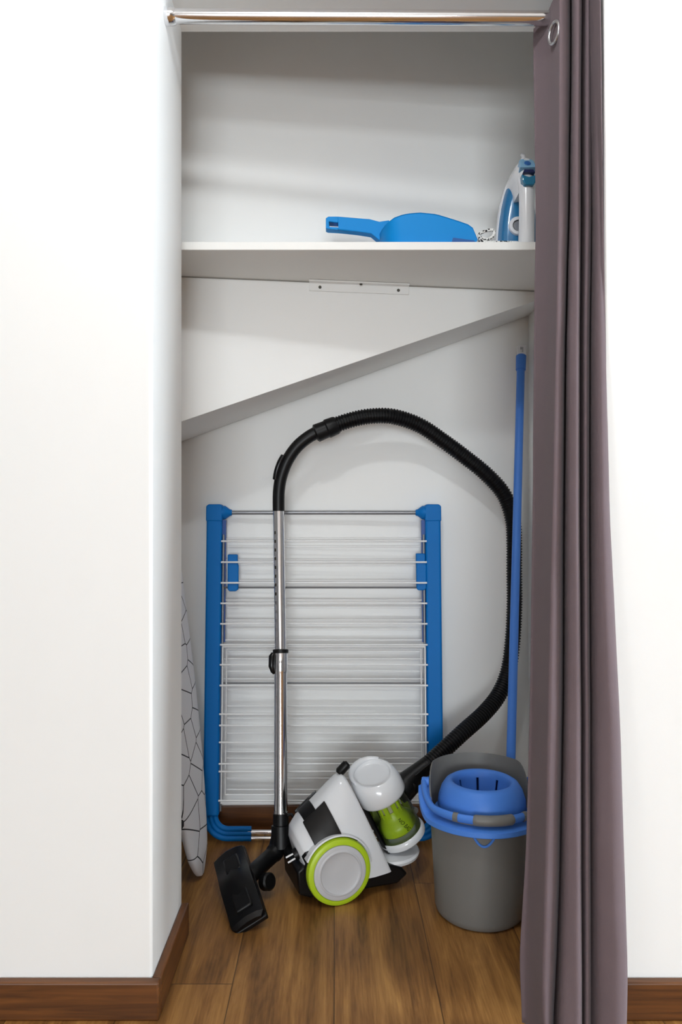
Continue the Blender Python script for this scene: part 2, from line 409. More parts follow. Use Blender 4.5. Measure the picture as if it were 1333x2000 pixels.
for j in range(NZ+1):
    t = j/NZ
    y = -35+t*(2040+35)
    dc = smooth_tab(LV, DC, y)
    row = []
    ctrl = []
    for off, xs in COL:
        px = smooth_tab(LV, xs, y)
        ctrl.append(Vector((px, dc+off*(1.0-0.25*min(1, max(0, (y-1000)/1000))), 0)))
    for k, c in enumerate(spline(ctrl, 5)):
        px, d = c.x, c.y
        X = (px-CX)*d/F
        z = max(0.010, 1-(y-CY)*dc/F)
        wob = 0.004*noise.noise(Vector((X*14, z*3.1, 3.0)))+0.002*noise.noise(Vector((X*40, z*9, 8.0)))
        lim = max((XR-0.008)*F/max(1.0, px-CX), WF-0.011-0.02*ss0((0.45-z)/0.25))
        d = min(d, lim); X = (px-CX)*d/F
        u = k/(len(COL)-1)/5
        if u < 0.16 and z > 2.0:                       # the loose corner hangs below the rod
            z = min(z, 2.066+0.03*(u/0.16)**2)
        row.append((X+wob*0.5, d+wob, z))
    rows.append(row)
cb = MB(); cb.rings(rows, False)
fab = cb.build('fabric', M['curtain'], ct, solid=0.0022, ang=180)
ey = P(1083, 64, 1.592)
MB().tube([ey+Vector((0.30, -0.95, 0))*(0.018*math.cos(a))+Vector((0, 0, 0.021*math.sin(a))) for a in [2*PI*k/32 for k in range(32)]], 0.0034, 10, closed=True).build('eyelet_ring', M['steel'], ct)

# ------------------------------------------------------------ iron
IR = thing('steam_iron', 'blue and white steam iron standing upright on the shelf beside the curtain', 'iron', (0, 0, 0))
ibase = Vector(((1015-CX)*2.0/F, 1.99, ST+0.0005))
IYAW = math.radians(2)
IR.location = ibase; IR.rotation_euler = (0, 0, IYAW)
ORG[IR.name] = Vector()
def arch(wd, h, z0, n=26, pw=0.62):
    L_ = []
    for k in range(n+1):
        t = k/n
        L_.append((-wd*(1-t**2.3)**pw, z0+(h-z0)*t))
    return L_+[(-x, z) for x, z in reversed(L_[:-1])]
def slab(prof_list):
    b = MB(); b.rings([[(x, y, z) for x, z in arch(wd, h, z0)] for (wd, h, z0, y) in prof_list], True); return b
slab([(0.055, 0.240, 0.004, 0.040), (0.057, 0.243, 0.003, 0.043), (0.056, 0.241, 0.003, 0.050)]).build('soleplate', M['steel'], IR)
slab([(0.056, 0.240, 0.002, 0.028), (0.0565, 0.242, 0.002, 0.040), (0.054, 0.237, 0.003, 0.041)]).build('skirt', M['iron_white'], IR)
slab([(0.0535, 0.232, 0.003, 0.030), (0.051, 0.226, 0.003, 0.012), (0.042, 0.210, 0.003, 0.002), (0.034, 0.196, 0.004, -0.004)]).build('water_tank', M['iron_blue'], IR)
# white nose cover flaring out of the handle towards the tip
npoly = [(-0.0295, 0.192), (-0.0255, 0.208), (-0.018, 0.226), (-0.010, 0.240), (0.0, 0.246), (0.008, 0.246), (0.016, 0.238), (0.022, 0.215), (0.0235, 0.19), (0.022, 0.15), (-0.019, 0.14), (-0.0205, 0.160), (-0.024, 0.178)]
b = MB()
b.rings([[(x*sx+ox, y, 0.19+(z-0.19)*sz) for x, z in npoly] for (y, sx, sz, ox) in ((0.030, 1.0, 1.0, -0.001), (-0.005, 1.0, 1.0, 0.0), (-0.035, 0.97, 0.93, 0.0), (-0.052, 0.88, 0.80, 0.0), (-0.060, 0.72, 0.6, 0.0))], True)
b.build('nose_cover', M['iron_white'], IR, ang=50)
pts = spline([(0, -0.030, 0.215), (0, -0.048, 0.195), (0, -0.057, 0.16), (0, -0.059, 0.12), (0, -0.058, 0.06), (0, -0.055, 0.0)], 8)
MB().tube(pts, [0.0205+0.0015*math.cos(i/len(pts)*5) for i in range(len(pts))], 24).build('handle', M['iron_white'], IR)
MB().box(-0.034, 0.034, -0.060, 0.03, 0.0, 0.014).build('heel', M['iron_white'], IR, bevel=0.004)
MB().tube([(0.004, -0.012, 0.236), (0.004, -0.016, 0.250), (0.002, -0.02, 0.256), (-0.004, -0.021, 0.258)], [0.009, 0.007, 0.005, 0.003], 12).build('spray_nozzle', M['iron_white'], IR)
def padm(poly, z0, y0, back, tilt):
    m = Matrix.Translation((0, y0, z0)) @ Matrix.Rotation(tilt, 4, 'X')
    return MB().prism(poly, lambda x, z: m @ Vector((x, back, z)), lambda x, z: m @ Vector((x, 0, z)))
bt = padm([(-0.0195, 0.010), (-0.014, 0.0155), (-0.007, 0.0155), (-0.006, 0.012), (0.006, 0.012), (0.007, 0.0155), (0.012, 0.0145), (0.017, 0.010), (0.021, -0.015), (0.0, -0.0165), (-0.021, -0.0165), (-0.0185, -0.002)], 0.216, -0.066, 0.022, -0.52).build('button_panel', M['iron_pale'], IR, bevel=0.0015)
mm = Matrix.Translation((0, -0.0662, 0.2145)) @ Matrix.Rotation(-0.52, 4, 'X') @ Matrix.Rotation(PI/2, 4, 'X')
MB().lathe([(0, 0.0025), (0.007, 0.0022), (0.0086, 0.001), (0.0088, -0.002)], mm, 24).build('steam_button', M['iron_button'], bt)
padm([(-0.0115, 0.0045), (0.0115, 0.0045), (0.0155, -0.0045), (-0.0155, -0.0045)], 0.1905, -0.0800, 0.02, -0.25).build('slider_slot', M['navy'], IR, bevel=0.001)
padm([(-0.019, 0.014), (-0.013, 0.011), (0.0, 0.007), (0.013, 0.011), (0.019, 0.014), (0.0175, -0.003), (0.011, -0.015), (-0.011, -0.015), (-0.0175, -0.003)], 0.168, -0.0835, 0.02, -0.10).build('spray_trigger', M['iron_teal'], IR, bevel=0.003)
dial = MB().lathe([(0.0145, 0.004), (0.015, 0.006), (0.0225, 0.006), (0.024, 0.003), (0.024, -0.006), (0.0145, -0.006)], frame((-0.008, -0.006, 0.080), (0, -1, 0)), 36).build('temperature_dial', M['iron_white'], IR)
MB().lathe([(0, 0.005), (0.011, 0.005), (0.0143, 0.002), (0.0144, -0.006)], frame((-0.008, -0.006, 0.080), (0, -1, 0)), 30).build('dial_knob', M['steel'], dial)
# braided flex lying coiled beside the iron (in front-left of it)
def ipt(px, py, d, z=None):
    p = P(px, py, d)
    if z is not None: p.z = z
    q = IR.matrix_basis.inverted() @ p
    return q
IR_m = Matrix.Translation(ibase) @ Matrix.Rotation(IYAW, 4, 'Z')
def ip(x, y, z): return IR_m.inverted() @ Vector((x, y, z))
zc = ST+0.0045
bx = (946-CX)*1.885/F
cp = spline([ip(0.450, 1.889, zc), ip(bx+0.05, 1.887, zc), ip(bx+0.012, 1.886, zc), ip(bx-0.004, 1.888, zc+0.004), ip(bx-0.010, 1.893, zc+0.015), ip(bx-0.006, 1.9, zc+0.027), ip(bx+0.012, 1.9, zc+0.034), ip(bx+0.026, 1.895, zc+0.032), ip(bx+0.024, 1.892, zc+0.018), ip(bx+0.010, 1.896, zc+0.010), ip(bx-0.004, 1.905, zc+0.018), ip(bx-0.009, 1.91, zc+0.006), ip(bx+0.004, 1.915, zc), ip(bx+0.025, 1.92, zc), ip(bx+0.03, 1.95, zc), ip(bx+0.055, 1.985, zc+0.004)], 8)
MB().tube(cp, 0.0038, 10).build('power_cord', M['cord'], IR)

# ------------------------------------------------------------ dustpan
DP = thing('dustpan', 'bright blue plastic dustpan lying on the shelf, handle to the left', 'dustpan', (0.15, 1.99, ST))
x0, x1 = (745-CX)*1.91/F, (928-CX)*1.91/F
dn, df = 1.885, 2.085
def hgt(x):
    t = (x-x0)/(x1-x0)
    return lerp_tab([0, .08, .17, .28, .41, .57, .79, .93, .985, 1.0], [.052, .062, .072, .077, .078, .073, .056, .044, .028, .010], t)
outl = []
nn = 16
for k in range(nn+1): # near side from lip to back
    t = k/nn; outl.append((x1-(x1-x0-0.05)*t, dn+0.0+0.012*t*t))
for k in range(1, 12):
    a = PI*k/12
    yc = (dn+0.012+df-0.012)/2; ry = (df-dn)/2-0.012
    outl.append((x0+0.05-0.05*math.sin(a)**0.8, yc-ry*math.cos(a)))
for k in range(nn+1):
    t = 1-k/nn; outl.append((x1-(x1-x0-0.05)*t, df-0.012*t*t))
b = MB(); rings = []
cy = (dn+df)/2
for (x, y) in outl:
    h = hgt(x); zo = ST+0.0006
    sgn = 1 if y > cy else -1
    inn = 0.004
    cxm = (x0+x1)/2
    v = Vector((x-cxm, y-cy)); vi = Vector((x-(cxm-x)*0-(v.x*0.03), y-v.y*0.035))
    lip = 0.004
    rings.append([(x-v.x*0.05, y-v.y*0.05, zo), (x, y, zo+h*0.5), (x+v.x*0.01, y+v.y*0.012, zo+h-0.002), (x+v.x*0.015, y+v.y*0.03, zo+h), (vi.x, vi.y, zo+h), (x-v.x*0.06, y-v.y*0.08, zo+0.004)])
b.rings(rings, False)
# floor of the pan
f1 = [b.bm.verts.new(r[0]) for r in rings]; b.bm.faces.new(f1)
f2 = [b.bm.verts.new(r[5]) for r in rings]; b.bm.faces.new(f2)
a_, c_ = rings[0], rings[-1]
b.bm.faces.new([b.bm.verts.new(p) for p in (a_[0], c_[0], c_[5], a_[5])])
b.build('pan', M['dustpan'], DP, ang=30)
MB().prism([(x1-0.062, ST+0.0012), (x1-0.002, ST+0.0012), (x1-0.006, ST+0.008), (x1-0.058, ST+0.015)], lambda x, z: (x, dn-0.0015, z), lambda x, z: (x, dn+0.004, z)).build('mouth_shade', M['dustpan_shade'], DP)  # added plate, its dark colour stands in for the shaded pan mouth
# handle: neck, grip and the slotted hanging end
b = MB(); hd = 1.985; hs = hd/F
def hp(px, py): return ((px-CX)*hs, 1+(CY-py)*hs)
def hprism(poly, hw): 
    pl = [hp(*p) for p in poly]
    b.prism(pl, lambda x, z: (x, hd-hw, z), lambda x, z: (x, hd+hw, z))
hprism([(661, 428), (722, 432), (741, 437), (760, 434), (760, 492), (742, 474), (725, 460), (700, 456), (661, 452)], 0.015)
hprism([(637, 430), (642, 427), (661, 428), (661, 439), (644, 438), (637, 439)], 0.015)
hprism([(644, 447), (661, 448), (661, 452), (641, 451), (637, 449)], 0.015)
hprism([(637, 439), (644, 438), (644, 447), (637, 449)], 0.015)
b.build('handle', M['dustpan'], DP, bevel=0.003)

# ------------------------------------------------------------ clothes drying rack
RK = thing('drying_rack', 'folded blue and white clothes drying rack leaning on the back wall', 'drying rack', (-0.03, 2.33, 0))
RA, RB = 2.318, 0.075
def R_(px, py, off=0.0):
    k = (py-CY)/F; a = RA-off
    z = (1-k*a)/(1+k*RB); d = a+RB*z
    return Vector(((px-CX)*d/F, d, z))
def Rz(X, z, off=0.0): return Vector((X, RA+RB*z-off, z))
PX = [(-0.398, -0.350), (0.279, 0.327)]
wire_mb = {}
def wire(name, y, xl, xr, off, r=0.0028, m='wire', sag=0.0):
    z = R_(655, y, off).z
    pts = [Rz(xl, z, off), Rz((xl+xr)/2, z-sag, off), Rz(xr, z, off)]
    return MB().tube(pts, r, 8).build(name, M[m], RK)
for i, (xa, xb) in enumerate(PX):
    s_ = 1 if i == 0 else -1
    b = MB()
    zt, zb = 0.995, 0.085
    pr = [(xa, -0.018), (xb, -0.018), (xb, 0.020), (xa, 0.020)]
    b.prism(pr, lambda x, o: Rz(x, zb, o), lambda x, o: Rz(x, zt, o))
    b.build('side_post', M['rack_blue'], RK, bevel=0.007, bseg=4)
    # inner channel seen beside the post
    xi = xb if i == 0 else xa
    MB().prism([(xi-0.001*s_, -0.006), (xi+0.011*s_, -0.006), (xi+0.011*s_, 0.004), (xi-0.001*s_, 0.004)], lambda x, o: Rz(x, 0.60, o), lambda x, o: Rz(x, 0.975, o)).build('inner_channel', M['rack_dark_blue'], RK)
    MB().tube([Rz(xi+0.005*s_, 0.10, 0.014), Rz(xi+0.005*s_, 0.93, 0.014)], 0.0032, 10).build('inner_leg', M['grey_metal'], RK)
    # corner cap: block plus a cone that grips the top bar
    cap = MB()
    cap.prism([(xa-0.001, 0.972), (xb+0.001, 0.972), (xb+0.001, 1.018), (xb-0.006, 1.024), (xa+0.006, 1.024), (xa-0.001, 1.018)], lambda x, z: Rz(x, z, 0.022), lambda x, z: Rz(x, z, -0.02))
    zc_ = 0.998
    px_ = [(0.022, -0.004), (0.021, 0.008), (0.015, 0.016), (0.0105, 0.022), (0.009, 0.029), (0, 0.029)]
    cap.lathe(px_, frame(Rz(xi, zc_, 0.0), (s_, 0, 0)), 24)
    cap.build('corner_cap', M['rack_blue'], RK, bevel=0.003)
    # curved foot of three nested ribs
    ft = MB()
    for q, (dx, rr_) in enumerate(((0.008, 0.0085), (0.023, 0.0075), (0.036, 0.0075))):
        xo = (xa if i == 0 else xb)+s_*dx
        R0 = 0.072-dx*0.9
        zlo = 0.0095+dx*0.95
        pts = [Rz(xo, 0.125, 0.004), Rz(xo, zlo+R0, 0.004)]
        for k in range(1, 9):
            a = PI/2*k/8
            pts.append(Rz(xo+s_*R0*(1-math.cos(a)), zlo+R0*(1-math.sin(a)), 0.004))
        pts.append(Rz((xa if i == 0 else xb)+s_*0.145, zlo, 0.004))
        ft.tube(pts, rr_*1.12, 12)
    ft.build('foot', M['rack_blue'], RK)
MB().tube([Rz(PX[0][1]+0.02, 0.998), Rz(PX[1][0]-0.02, 0.998)], 0.0062, 16).build('top_bar', M['grey_metal'], RK)
for z in (0.0165, 0.035):
    MB().tube([Rz(PX[0][0]+0.135, z, 0.004), Rz(PX[1][1]-0.135, z, 0.004)], 0.0062, 14).build('base_bar', M['chrome'], RK)
wl, wr = (431-CX)*2.345/F, (835-CX)*2.345/F
for y in (1057, 1098, 1138.5, 1178.5, 1218.5, 1259.5, 1298.5, 1339, 1395, 1417, 1450, 1492, 1507): wire('drying_wire', y, wl, wr, 0.026)
for y in (1053, 1094, 1134, 1172, 1211, 1250, 1287, 1326): wire('drying_wire', y, wl+0.008, wr-0.008, -0.004, 0.002)
for y in (1068, 1104, 1147, 1186, 1229, 1273, 1288, 1311, 1347, 1379, 1403, 1432, 1468, 1481, 1520, 1542): wire('drying_wire', y, wl+0.016, wr-0.016, -0.013, 0.0021)
for y in (1147.5, 1334): 
    wire('cross_bar', y, wl+0.004, wr-0.004, 0.006, 0.003, 'grey_metal')
for ins, off, y0, y1, r in ((0.0075, 0.022, 1263, 1568, 0.0042), (0.018, 0.010, 1268, 1552, 0.0034)):
    z0, z1 = R_(655, y0, off).z, R_(655, y1, off).z
    xa, xb = wl+ins, wr-ins
    MB().tube([Rz(xa, z0, off), Rz(xb, z0, off), Rz(xb, z1, off), Rz(xa, z1, off)], r, 8, closed=True).build('wing_frame', M['wire'], RK)
wire('drying_wire', 1564, wl, wr, 0.026, 0.0028)
for (pa, pb, ya, yb) in ((445, 465, 1083, 1155), (813, 833, 1081, 1153)):
    p0 = R_(pa, ya, 0.018); p1 = R_(pb, yb, 0.018); b = MB()
    zm = p0.z-0.035
    b.prism([(p0.x, p0.z), (p1.x-0.002, p0.z), (p1.x-0.002, zm+0.01), (p1.x+0.001, zm), (p1.x+0.001, p1.z+0.006), (p1.x-0.006, p1.z), (p0.x+0.006, p1.z), (p0.x+0.001, p1.z+0.006)], lambda x, z: Rz(x, z, 0.021), lambda x, z: Rz(x, z, 0.006))
    b.build('clip', M['rack_blue'], RK, bevel=0.003)

# ------------------------------------------------------------ ironing board
IB = thing('ironing_board', 'ironing board with white black-lined cover standing on end at the left', 'ironing board', (-0.379, 2.107, 0.0))
Ld = Vector((-0.128, 0.015, 1)).normalized(); Wd = Vector((0.092, 0.995, 0)).normalized()
Wd = (Wd-Ld*Wd.dot(Ld)).normalized(); Nd = Wd.cross(Ld).normalized()
if Nd.x < 0: Nd = -Nd
o0 = Vector((-0.368, 2.100, 0.008))
BLn, BWd, BTh = 0.99, 0.148, 0.016
def bw(t): # half width along the length, nose at the bottom
    return BWd*min(1.0, (1-(1-min(1, (t+0.0)/0.62))**2.1)**0.55+0.0)
b = MB(); uvd = []
NT, NA = 60, 24
rings = []; uvs = []
for i in range(NT+1):
    t = (i/NT)**1.5
    t = 0.002+t*0.998
    hw = bw(t)+0.004; 
    if t > 0.94: hw *= math.sqrt(max(0.05, 1-((t-0.94)/0.065)**2))
    ring = []; ur = []
    for k in range(NA):
        a = 2*PI*k/NA
        ca, sa = math.cos(a), math.sin(a)
        wv = hw*math.copysign(abs(ca)**0.55, ca); nv = BTh*min(1, 0.45+t*9)*math.copysign(abs(sa)**0.7, sa)
        ring.append(o0+Ld*(t*BLn)+Wd*wv+Nd*nv)
        ur.append((wv, t*BLn))
    rings.append(ring); uvs.append(ur)
RR_ = b.rings(rings, True)
lay = b.bm.loops.layers.uv.new('UVMap'); lk = {}
for rv, ru in zip(RR_, uvs):
    for v, u in zip(rv, ru): lk[v] = u
for f in b.bm.faces:
    for lp in f.loops: lp[lay].uv = lk[lp.vert]
b.build('padded_cover', M['board'], IB, ang=75)
MB().tube([o0+Ld*0.12-Nd*0.024+Wd*0.06, o0+Ld*0.72-Nd*0.030+Wd*0.09], 0.009, 12).build('leg', M['grey_metal'], IB)
MB().tube([o0+Ld*0.12-Nd*0.024-Wd*0.06, o0+Ld*0.72-Nd*0.030-Wd*0.09], 0.009, 12).build('leg', M['grey_metal'], IB)

# ------------------------------------------------------------ vacuum cleaner
VC = thing('vacuum_cleaner', 'white and lime bagless vacuum cleaner with black hose and chrome tube', 'vacuum cleaner', (-0.019, 2.042, 0))
VF = Vector((0.949, 0.316, 0)); VL = Vector((0.316, -0.949, 0)); VO = Vector((-0.019, 2.042, 0))
def V(u, v, w): return VO+VF*u+VL*v+Vector((0, 0, w))
TL = 0.45
SK = [-0.088, -0.082, -0.068, -0.038, 0.0, 0.0375, 0.08, 0.110, 0.126, 0.131]
TP = [0.110, 0.148, 0.176, 0.202, 0.226, 0.250, 0.278, 0.297, 0.302, 0.298]
HW = [0.052, 0.070, 0.083, 0.092, 0.0945, 0.0945, 0.090, 0.083, 0.078, 0.074]
def shell(s, ph, infl=0.0):
    top = lerp_tab(SK, TP, s); hw = lerp_tab(SK, HW, s)
    ca, sa = math.cos(ph), math.sin(ph)
    bot = 0.055 if s < 0.03 else 0.055+0.0*(s-0.03)
    if s < -0.05: bot = 0.055+(-0.05-s)*0.5
    h = top-bot
    # narrower towards the top
    v = math.copysign(abs(ca)**0.72, ca)*hw*(1-0.22*max(0, sa)**1.5); wv = bot+h*max(0, sa)**0.80
    if infl:
        v += infl*ca; wv += infl*max(0, sa)
    return V(s-TL*(wv-0.1), v, wv)
SS = []
for a, c in zip(SK, SK[1:]):
    for k in range(4): SS.append(a+(c-a)*k/4)
SS.append(SK[-1])
NP = 40
b = MB(); b.rings([[shell(s, PI*k/NP) for k in range(NP+1)] for s in SS], True)
body = b.build('body_shell', M['vac_white'], VC, ang=50)
def patch(name, s0, s1, p0, p1, m, infl=0.004, parent=VC, skew=0.0):
    b = MB(); n = 10; q = 14
    def g(i, k, f): 
        ss = s0+(s1-s0)*i/n; pp = p0+(p1-p0)*k/q
        return shell(ss+skew*(pp-p0), math.radians(pp), f)
    outer = [[g(i, k, infl) for k in range(q+1)] for i in range(n+1)]
    inner = [[g(i, k, -0.004) for k in range(q+1)] for i in range(n+1)]
    b.rings(outer, False); b.rings(inner, False)
    edge_o = outer[0]+[r[-1] for r in outer[1:]]+outer[-1][-2::-1]+[r[0] for r in outer[-2:0:-1]]
    edge_i = inner[0]+[r[-1] for r in inner[1:]]+inner[-1][-2::-1]+[r[0] for r in inner[-2:0:-1]]
    b.rings([edge_o, edge_i], True, False, False)
    return b.build(name, m, parent, bevel=0.0015, bseg=2)
patch('pedal', -0.036, 0.044, 27, 68, M['gloss_black'], 0.008)
patch('pedal', -0.036, 0.044, 112, 152, M['gloss_black'], 0.008)
patch('pedal_bridge', -0.030, 0.012, 58, 116, M['black'], 0.003)
MB().tube([V(0.030, -0.004, 0.300), V(0.034, -0.004, 0.304), V(0.054, -0.004, 0.322), V(0.058, -0.004, 0.325)], [0.008, 0.0125, 0.0125, 0.008], 16).build('latch', M['black'], VC)
patch('rear_vent', -0.080, -0.056, 6, 34, M['black'], 0.002)
# undercarriage and front lip
b = MB(); b.prism([(-0.10, 0.03), (-0.07, 0.018), (0.17, 0.018), (0.20, 0.04), (0.18, 0.062), (0.10, 0.085), (-0.09, 0.10), (-0.105, 0.09)], lambda u, w_: V(u, -0.072, w_), lambda u, w_: V(u, 0.072, w_))
b.build('undercarriage', M['black'], VC, bevel=0.006)
b = MB(); b.lathe([(0, 0.002), (0.055, 0.0), (0.066, 0.006), (0.069, 0.014), (0.066, 0.020), (0, 0.024)], frame(V(0.192, 0, 0.056), Vector((0, 0, 1))+VF*-0.12, VF) @ Matrix.Diagonal((1.0, 1.05, 1, 1)), 40)
b.build('front_lip', M['vac_white'], VC)
MB().lathe([(0, -0.009), (0.016, -0.009), (0.02, -0.004), (0.02, 0.004), (0.016, 0.009), (0, 0.009)], frame(V(0.16, 0, 0.0205), VL), 20).build('caster', M['black'], VC)
# side bumper filling behind the wheels
for sg in (1, -1):
    wm = frame(V(0, sg*0.074, 0.085), VL*sg, VF)
    wh = MB(); wh.lathe([(0, 0), (0.080, 0.0), (0.0845, 0.004), (0.0848, 0.018), (0.083, 0.024), (0.078, 0.027), (0.071, 0.0275), (0.070, 0.025), (0, 0.024)], wm, 64)
    wheel = wh.build('wheel', M['lime'], VC, ang=35)
    hc = MB(); hc.lathe([(0.0698, 0.0235), (0.0690, 0.0285), (0.0655, 0.0300), (0.060, 0.0300), (0.0575, 0.0305), (0.056, 0.0318), (0.0535, 0.0318), (0.052, 0.0295), (0.049, 0.0280), (0.02, 0.0285), (0, 0.0287)], wm, 64)
    hc.build('hubcap', M['vac_grey'], wheel, ang=30)
    gp = MB(); gp.lathe([(0.0845, -0.003), (0.087, -0.003), (0.087, 0.008), (0.0845, 0.008)], wm, 64); gp.build('wheel_gap_shade', M['black'], wheel)  # added black ring stands in for the shaded gap round the wheel
    fd = MB()   # fender arc hugging the top of the wheel
    rr2 = [(0.0880, -0.010), (0.0915, -0.010), (0.0915, 0.016), (0.0880, 0.018)]
    fd.lathe(rr2+[rr2[0]], wm, 40, math.radians(8 if sg > 0 else 352), math.radians(158 if sg > 0 else 202)); fd.build('fender', M['vac_white'], VC, ang=30)
# canister
Bc = V(0.219, 0, 0.107)
ax = (VF*-0.451+Vector((0, 0, 0.893))).normalized()
cm = frame(Bc, ax, VF)
can = MB(); can = can.lathe([(0.0600, 0.012), (0.0605, 0.140)], cm, 56).build('dust_container', M['clear'], VC)
MB().lathe([(0, -0.004), (0.058, -0.004), (0.065, 0.002), (0.0665, 0.012), (0.064, 0.019), (0.0606, 0.021), (0.0606, 0.014), (0, 0.014)], cm, 56).build('container_base', M['vac_white'], can)
MB().lathe([(0.0612, -0.002), (0.066, -0.002), (0.066, 0.132), (0.0612, 0.132), (0.0612, -0.002)], cm, 24, math.radians(110), math.radians(202)).build('container_cradle', M['black'], VC, ang=30)
cone_prof = [(0, 0.030), (0.046, 0.030), (0.0525, 0.036), (0.053, 0.050), (0.050, 0.058), (0.039, 0.070), (0.032, 0.082), (0.030, 0.094)]
cone = MB().lathe(cone_prof, cm, 48).build('cyclone_cone', M['lime'], can)
MB().lathe([(0.0295, 0.080), (0.0265, 0.086), (0.0265, 0.134), (0, 0.134)], cm, 40).build('filter_core', M['beige'], can)
for k in range(8):
    a = 2*PI*k/8
    MB().box(0.0262, 0.0325, -0.006, 0.006, 0.078, 0.134, cm @ Matrix.Rotation(a+0.2, 4, 'Z')).build('filter_rib', M['lime'], can)
def lidz(a, r, z):      # the lid rim climbs towards its far side
    if z <= 0.165: return 0
    return 0.019*min(1, (z-0.165)/0.012)*(1+math.cos(a-math.radians(112))*(r/0.055))
lid = MB(); lid.lathe([(0, 0.132), (0.0600, 0.132), (0.0635, 0.134), (0.0665, 0.140), (0.0665, 0.166), (0.0640, 0.176), (0.058, 0.187), (0.053, 0.190), (0.0485, 0.189), (0.046, 0.184), (0.043, 0.181), (0.02, 0.180), (0, 0.180)], cm, 64, zf=lidz)
lid = lid.build('lid', M['vac_white'], can, ang=35)
gp_ = [cm @ Vector((0.055*math.cos(a), 0.055*math.sin(a), 0.190+lidz(a, 0.055, 0.19))) for a in [math.radians(40+150*k/20) for k in range(21)]]
MB().tube(gp_, [0.004+0.0055*math.sin(PI*k/20) for k in range(21)], 12).build('carry_grip', M['vac_white'], lid)
# NO BAG on the cone
fc = bpy.data.curves.new('no_bag_text', 'FONT'); fc.body = 'NO BAG'; fc.size = 0.015; fc.align_x = 'LEFT'; fc.align_y = 'CENTER'; fc.extrude = 0.0
fo = bpy.data.objects.new('no_bag_text', fc)
C.objects.link(fo)
dg = bpy.context.evaluated_depsgraph_get()
tm = bpy.data.meshes.new_from_object(fo.evaluated_get(dg)); bpy.data.objects.remove(fo)
tb = bmesh.new(); tb.from_mesh(tm)
bmesh.ops.subdivide_edges(tb, edges=[e for e in tb.edges if e.calc_length() > 0.003], cuts=2)
def cone_r(t):
    pr = cone_prof[3:][::-1]
    return lerp_tab([p[1] for p in cone_prof[3:]], [p[0] for p in cone_prof[3:]], t)
camdir = cm.inverted() @ Vector((0, 0, 1.0)); a_cam = math.atan2(camdir.y, camdir.x)
for v in tb.verts:
    along = v.co.x; up_ = v.co.y
    t = 0.074-along*0.62
    a = a_cam+math.radians(14)+along*3.0+up_/0.045
    r = cone_r(t)+0.0012
    v.co = cm @ Vector((r*math.cos(a), r*math.sin(a), t))
q = MB(); q.bm.free(); q.bm = tb
q.build('lettering', M['ink'], cone, smooth=False)['label'] = 'dark NO BAG lettering'
# hose connector
hc0 = V(0.225, 0.0, 0.235)
h1 = P(797, 1527, 2.14); h2 = P(838, 1492, 2.16)
b = MB(); b.tube([P(776, 1552, 2.125), P(793, 1534, 2.135), h1, P(815, 1510, 2.15), h2], [0.030, 0.034, 0.032, 0.026, 0.024], 20)
b.build('hose_connector', M['black'], VC)
b = MB(); b.tube([P(790, 1560, 2.13), P(806, 1528, 2.14)], [0.018, 0.03], 16); b.build('connector_flap', M['black'], VC)
MB().tube([P(812, 1514, 2.115), P(842, 1490, 2.12)], 0.004, 10).build('connector_catch', M['black'], VC)
MB().lathe([(0, 0.004), (0.007, 0.004), (0.009, 0), (0.009, -0.006)], frame(P(812, 1583, 2.10), (0.4, -1, 0.2)), 16).build('release_clip', M['steel'], VC)
# hose
hp_ = [P(832, 1497, 2.155), P(866, 1466, 2.18), P(905, 1430, 2.21), P(945, 1394, 2.25), P(974, 1358, 2.285), P(993, 1312, 2.31), P(1002, 1250, 2.325), P(1005.5, 1180, 2.335), P(1005, 1110, 2.34), P(1005, 1060, 2.345), P(1002, 1015, 2.35), P(985, 966, 2.35), P(950, 926, 2.345), P(908, 892, 2.34), P(866, 861, 2.33), P(826, 834, 2.32), P(790, 819, 2.31), P(755, 812, 2.30), P(715, 814, 2.295), P(680, 822, 2.29), P(648, 833, 2.285)]
hpts = resample(spline(hp_, 16), 0.0021)
hr = [0.0240 if (i//2) % 2 == 0 else 0.0210 for i in range(len(hpts))]
MB().tube(hpts, hr, 18).build('hose', M['hose'], VC, ang=25)
# collar and curved handle
cA, cB = P(658, 830, 2.286), P(607, 851, 2.282)
dirc = (cB-cA).normalized()
b = MB(); b.tube([cA-dirc*0.002, cA+dirc*0.004, cA+dirc*0.03, cA+dirc*0.034, cA+dirc*0.066, cA+dirc*0.07], [0.0250, 0.0275, 0.0290, 0.0260, 0.0275, 0.021], 24); b.build('hose_collar', M['black'], VC, ang=30)
hnd = spline([P(625, 842, 2.284), P(604, 853, 2.282), P(581, 872, 2.281), P(562, 899, 2.28), P(550, 930, 2.28), P(545, 960, 2.28), P(544.5, 998, 2.28)], 8)
b = MB(); b.tube(hnd, [0.0190-0.0014*i/len(hnd) for i in range(len(hnd))], 24); han = b.build('handle', M['black'], VC)
b = MB(); b.tube(spline([P(555, 889, 2.272), P(547, 903, 2.268), P(541, 920, 2.268), P(538, 938, 2.272)], 6), [0.003]+[0.0085]*17+[0.003], 12); b.build('suction_slider', M['gloss_black'], han)
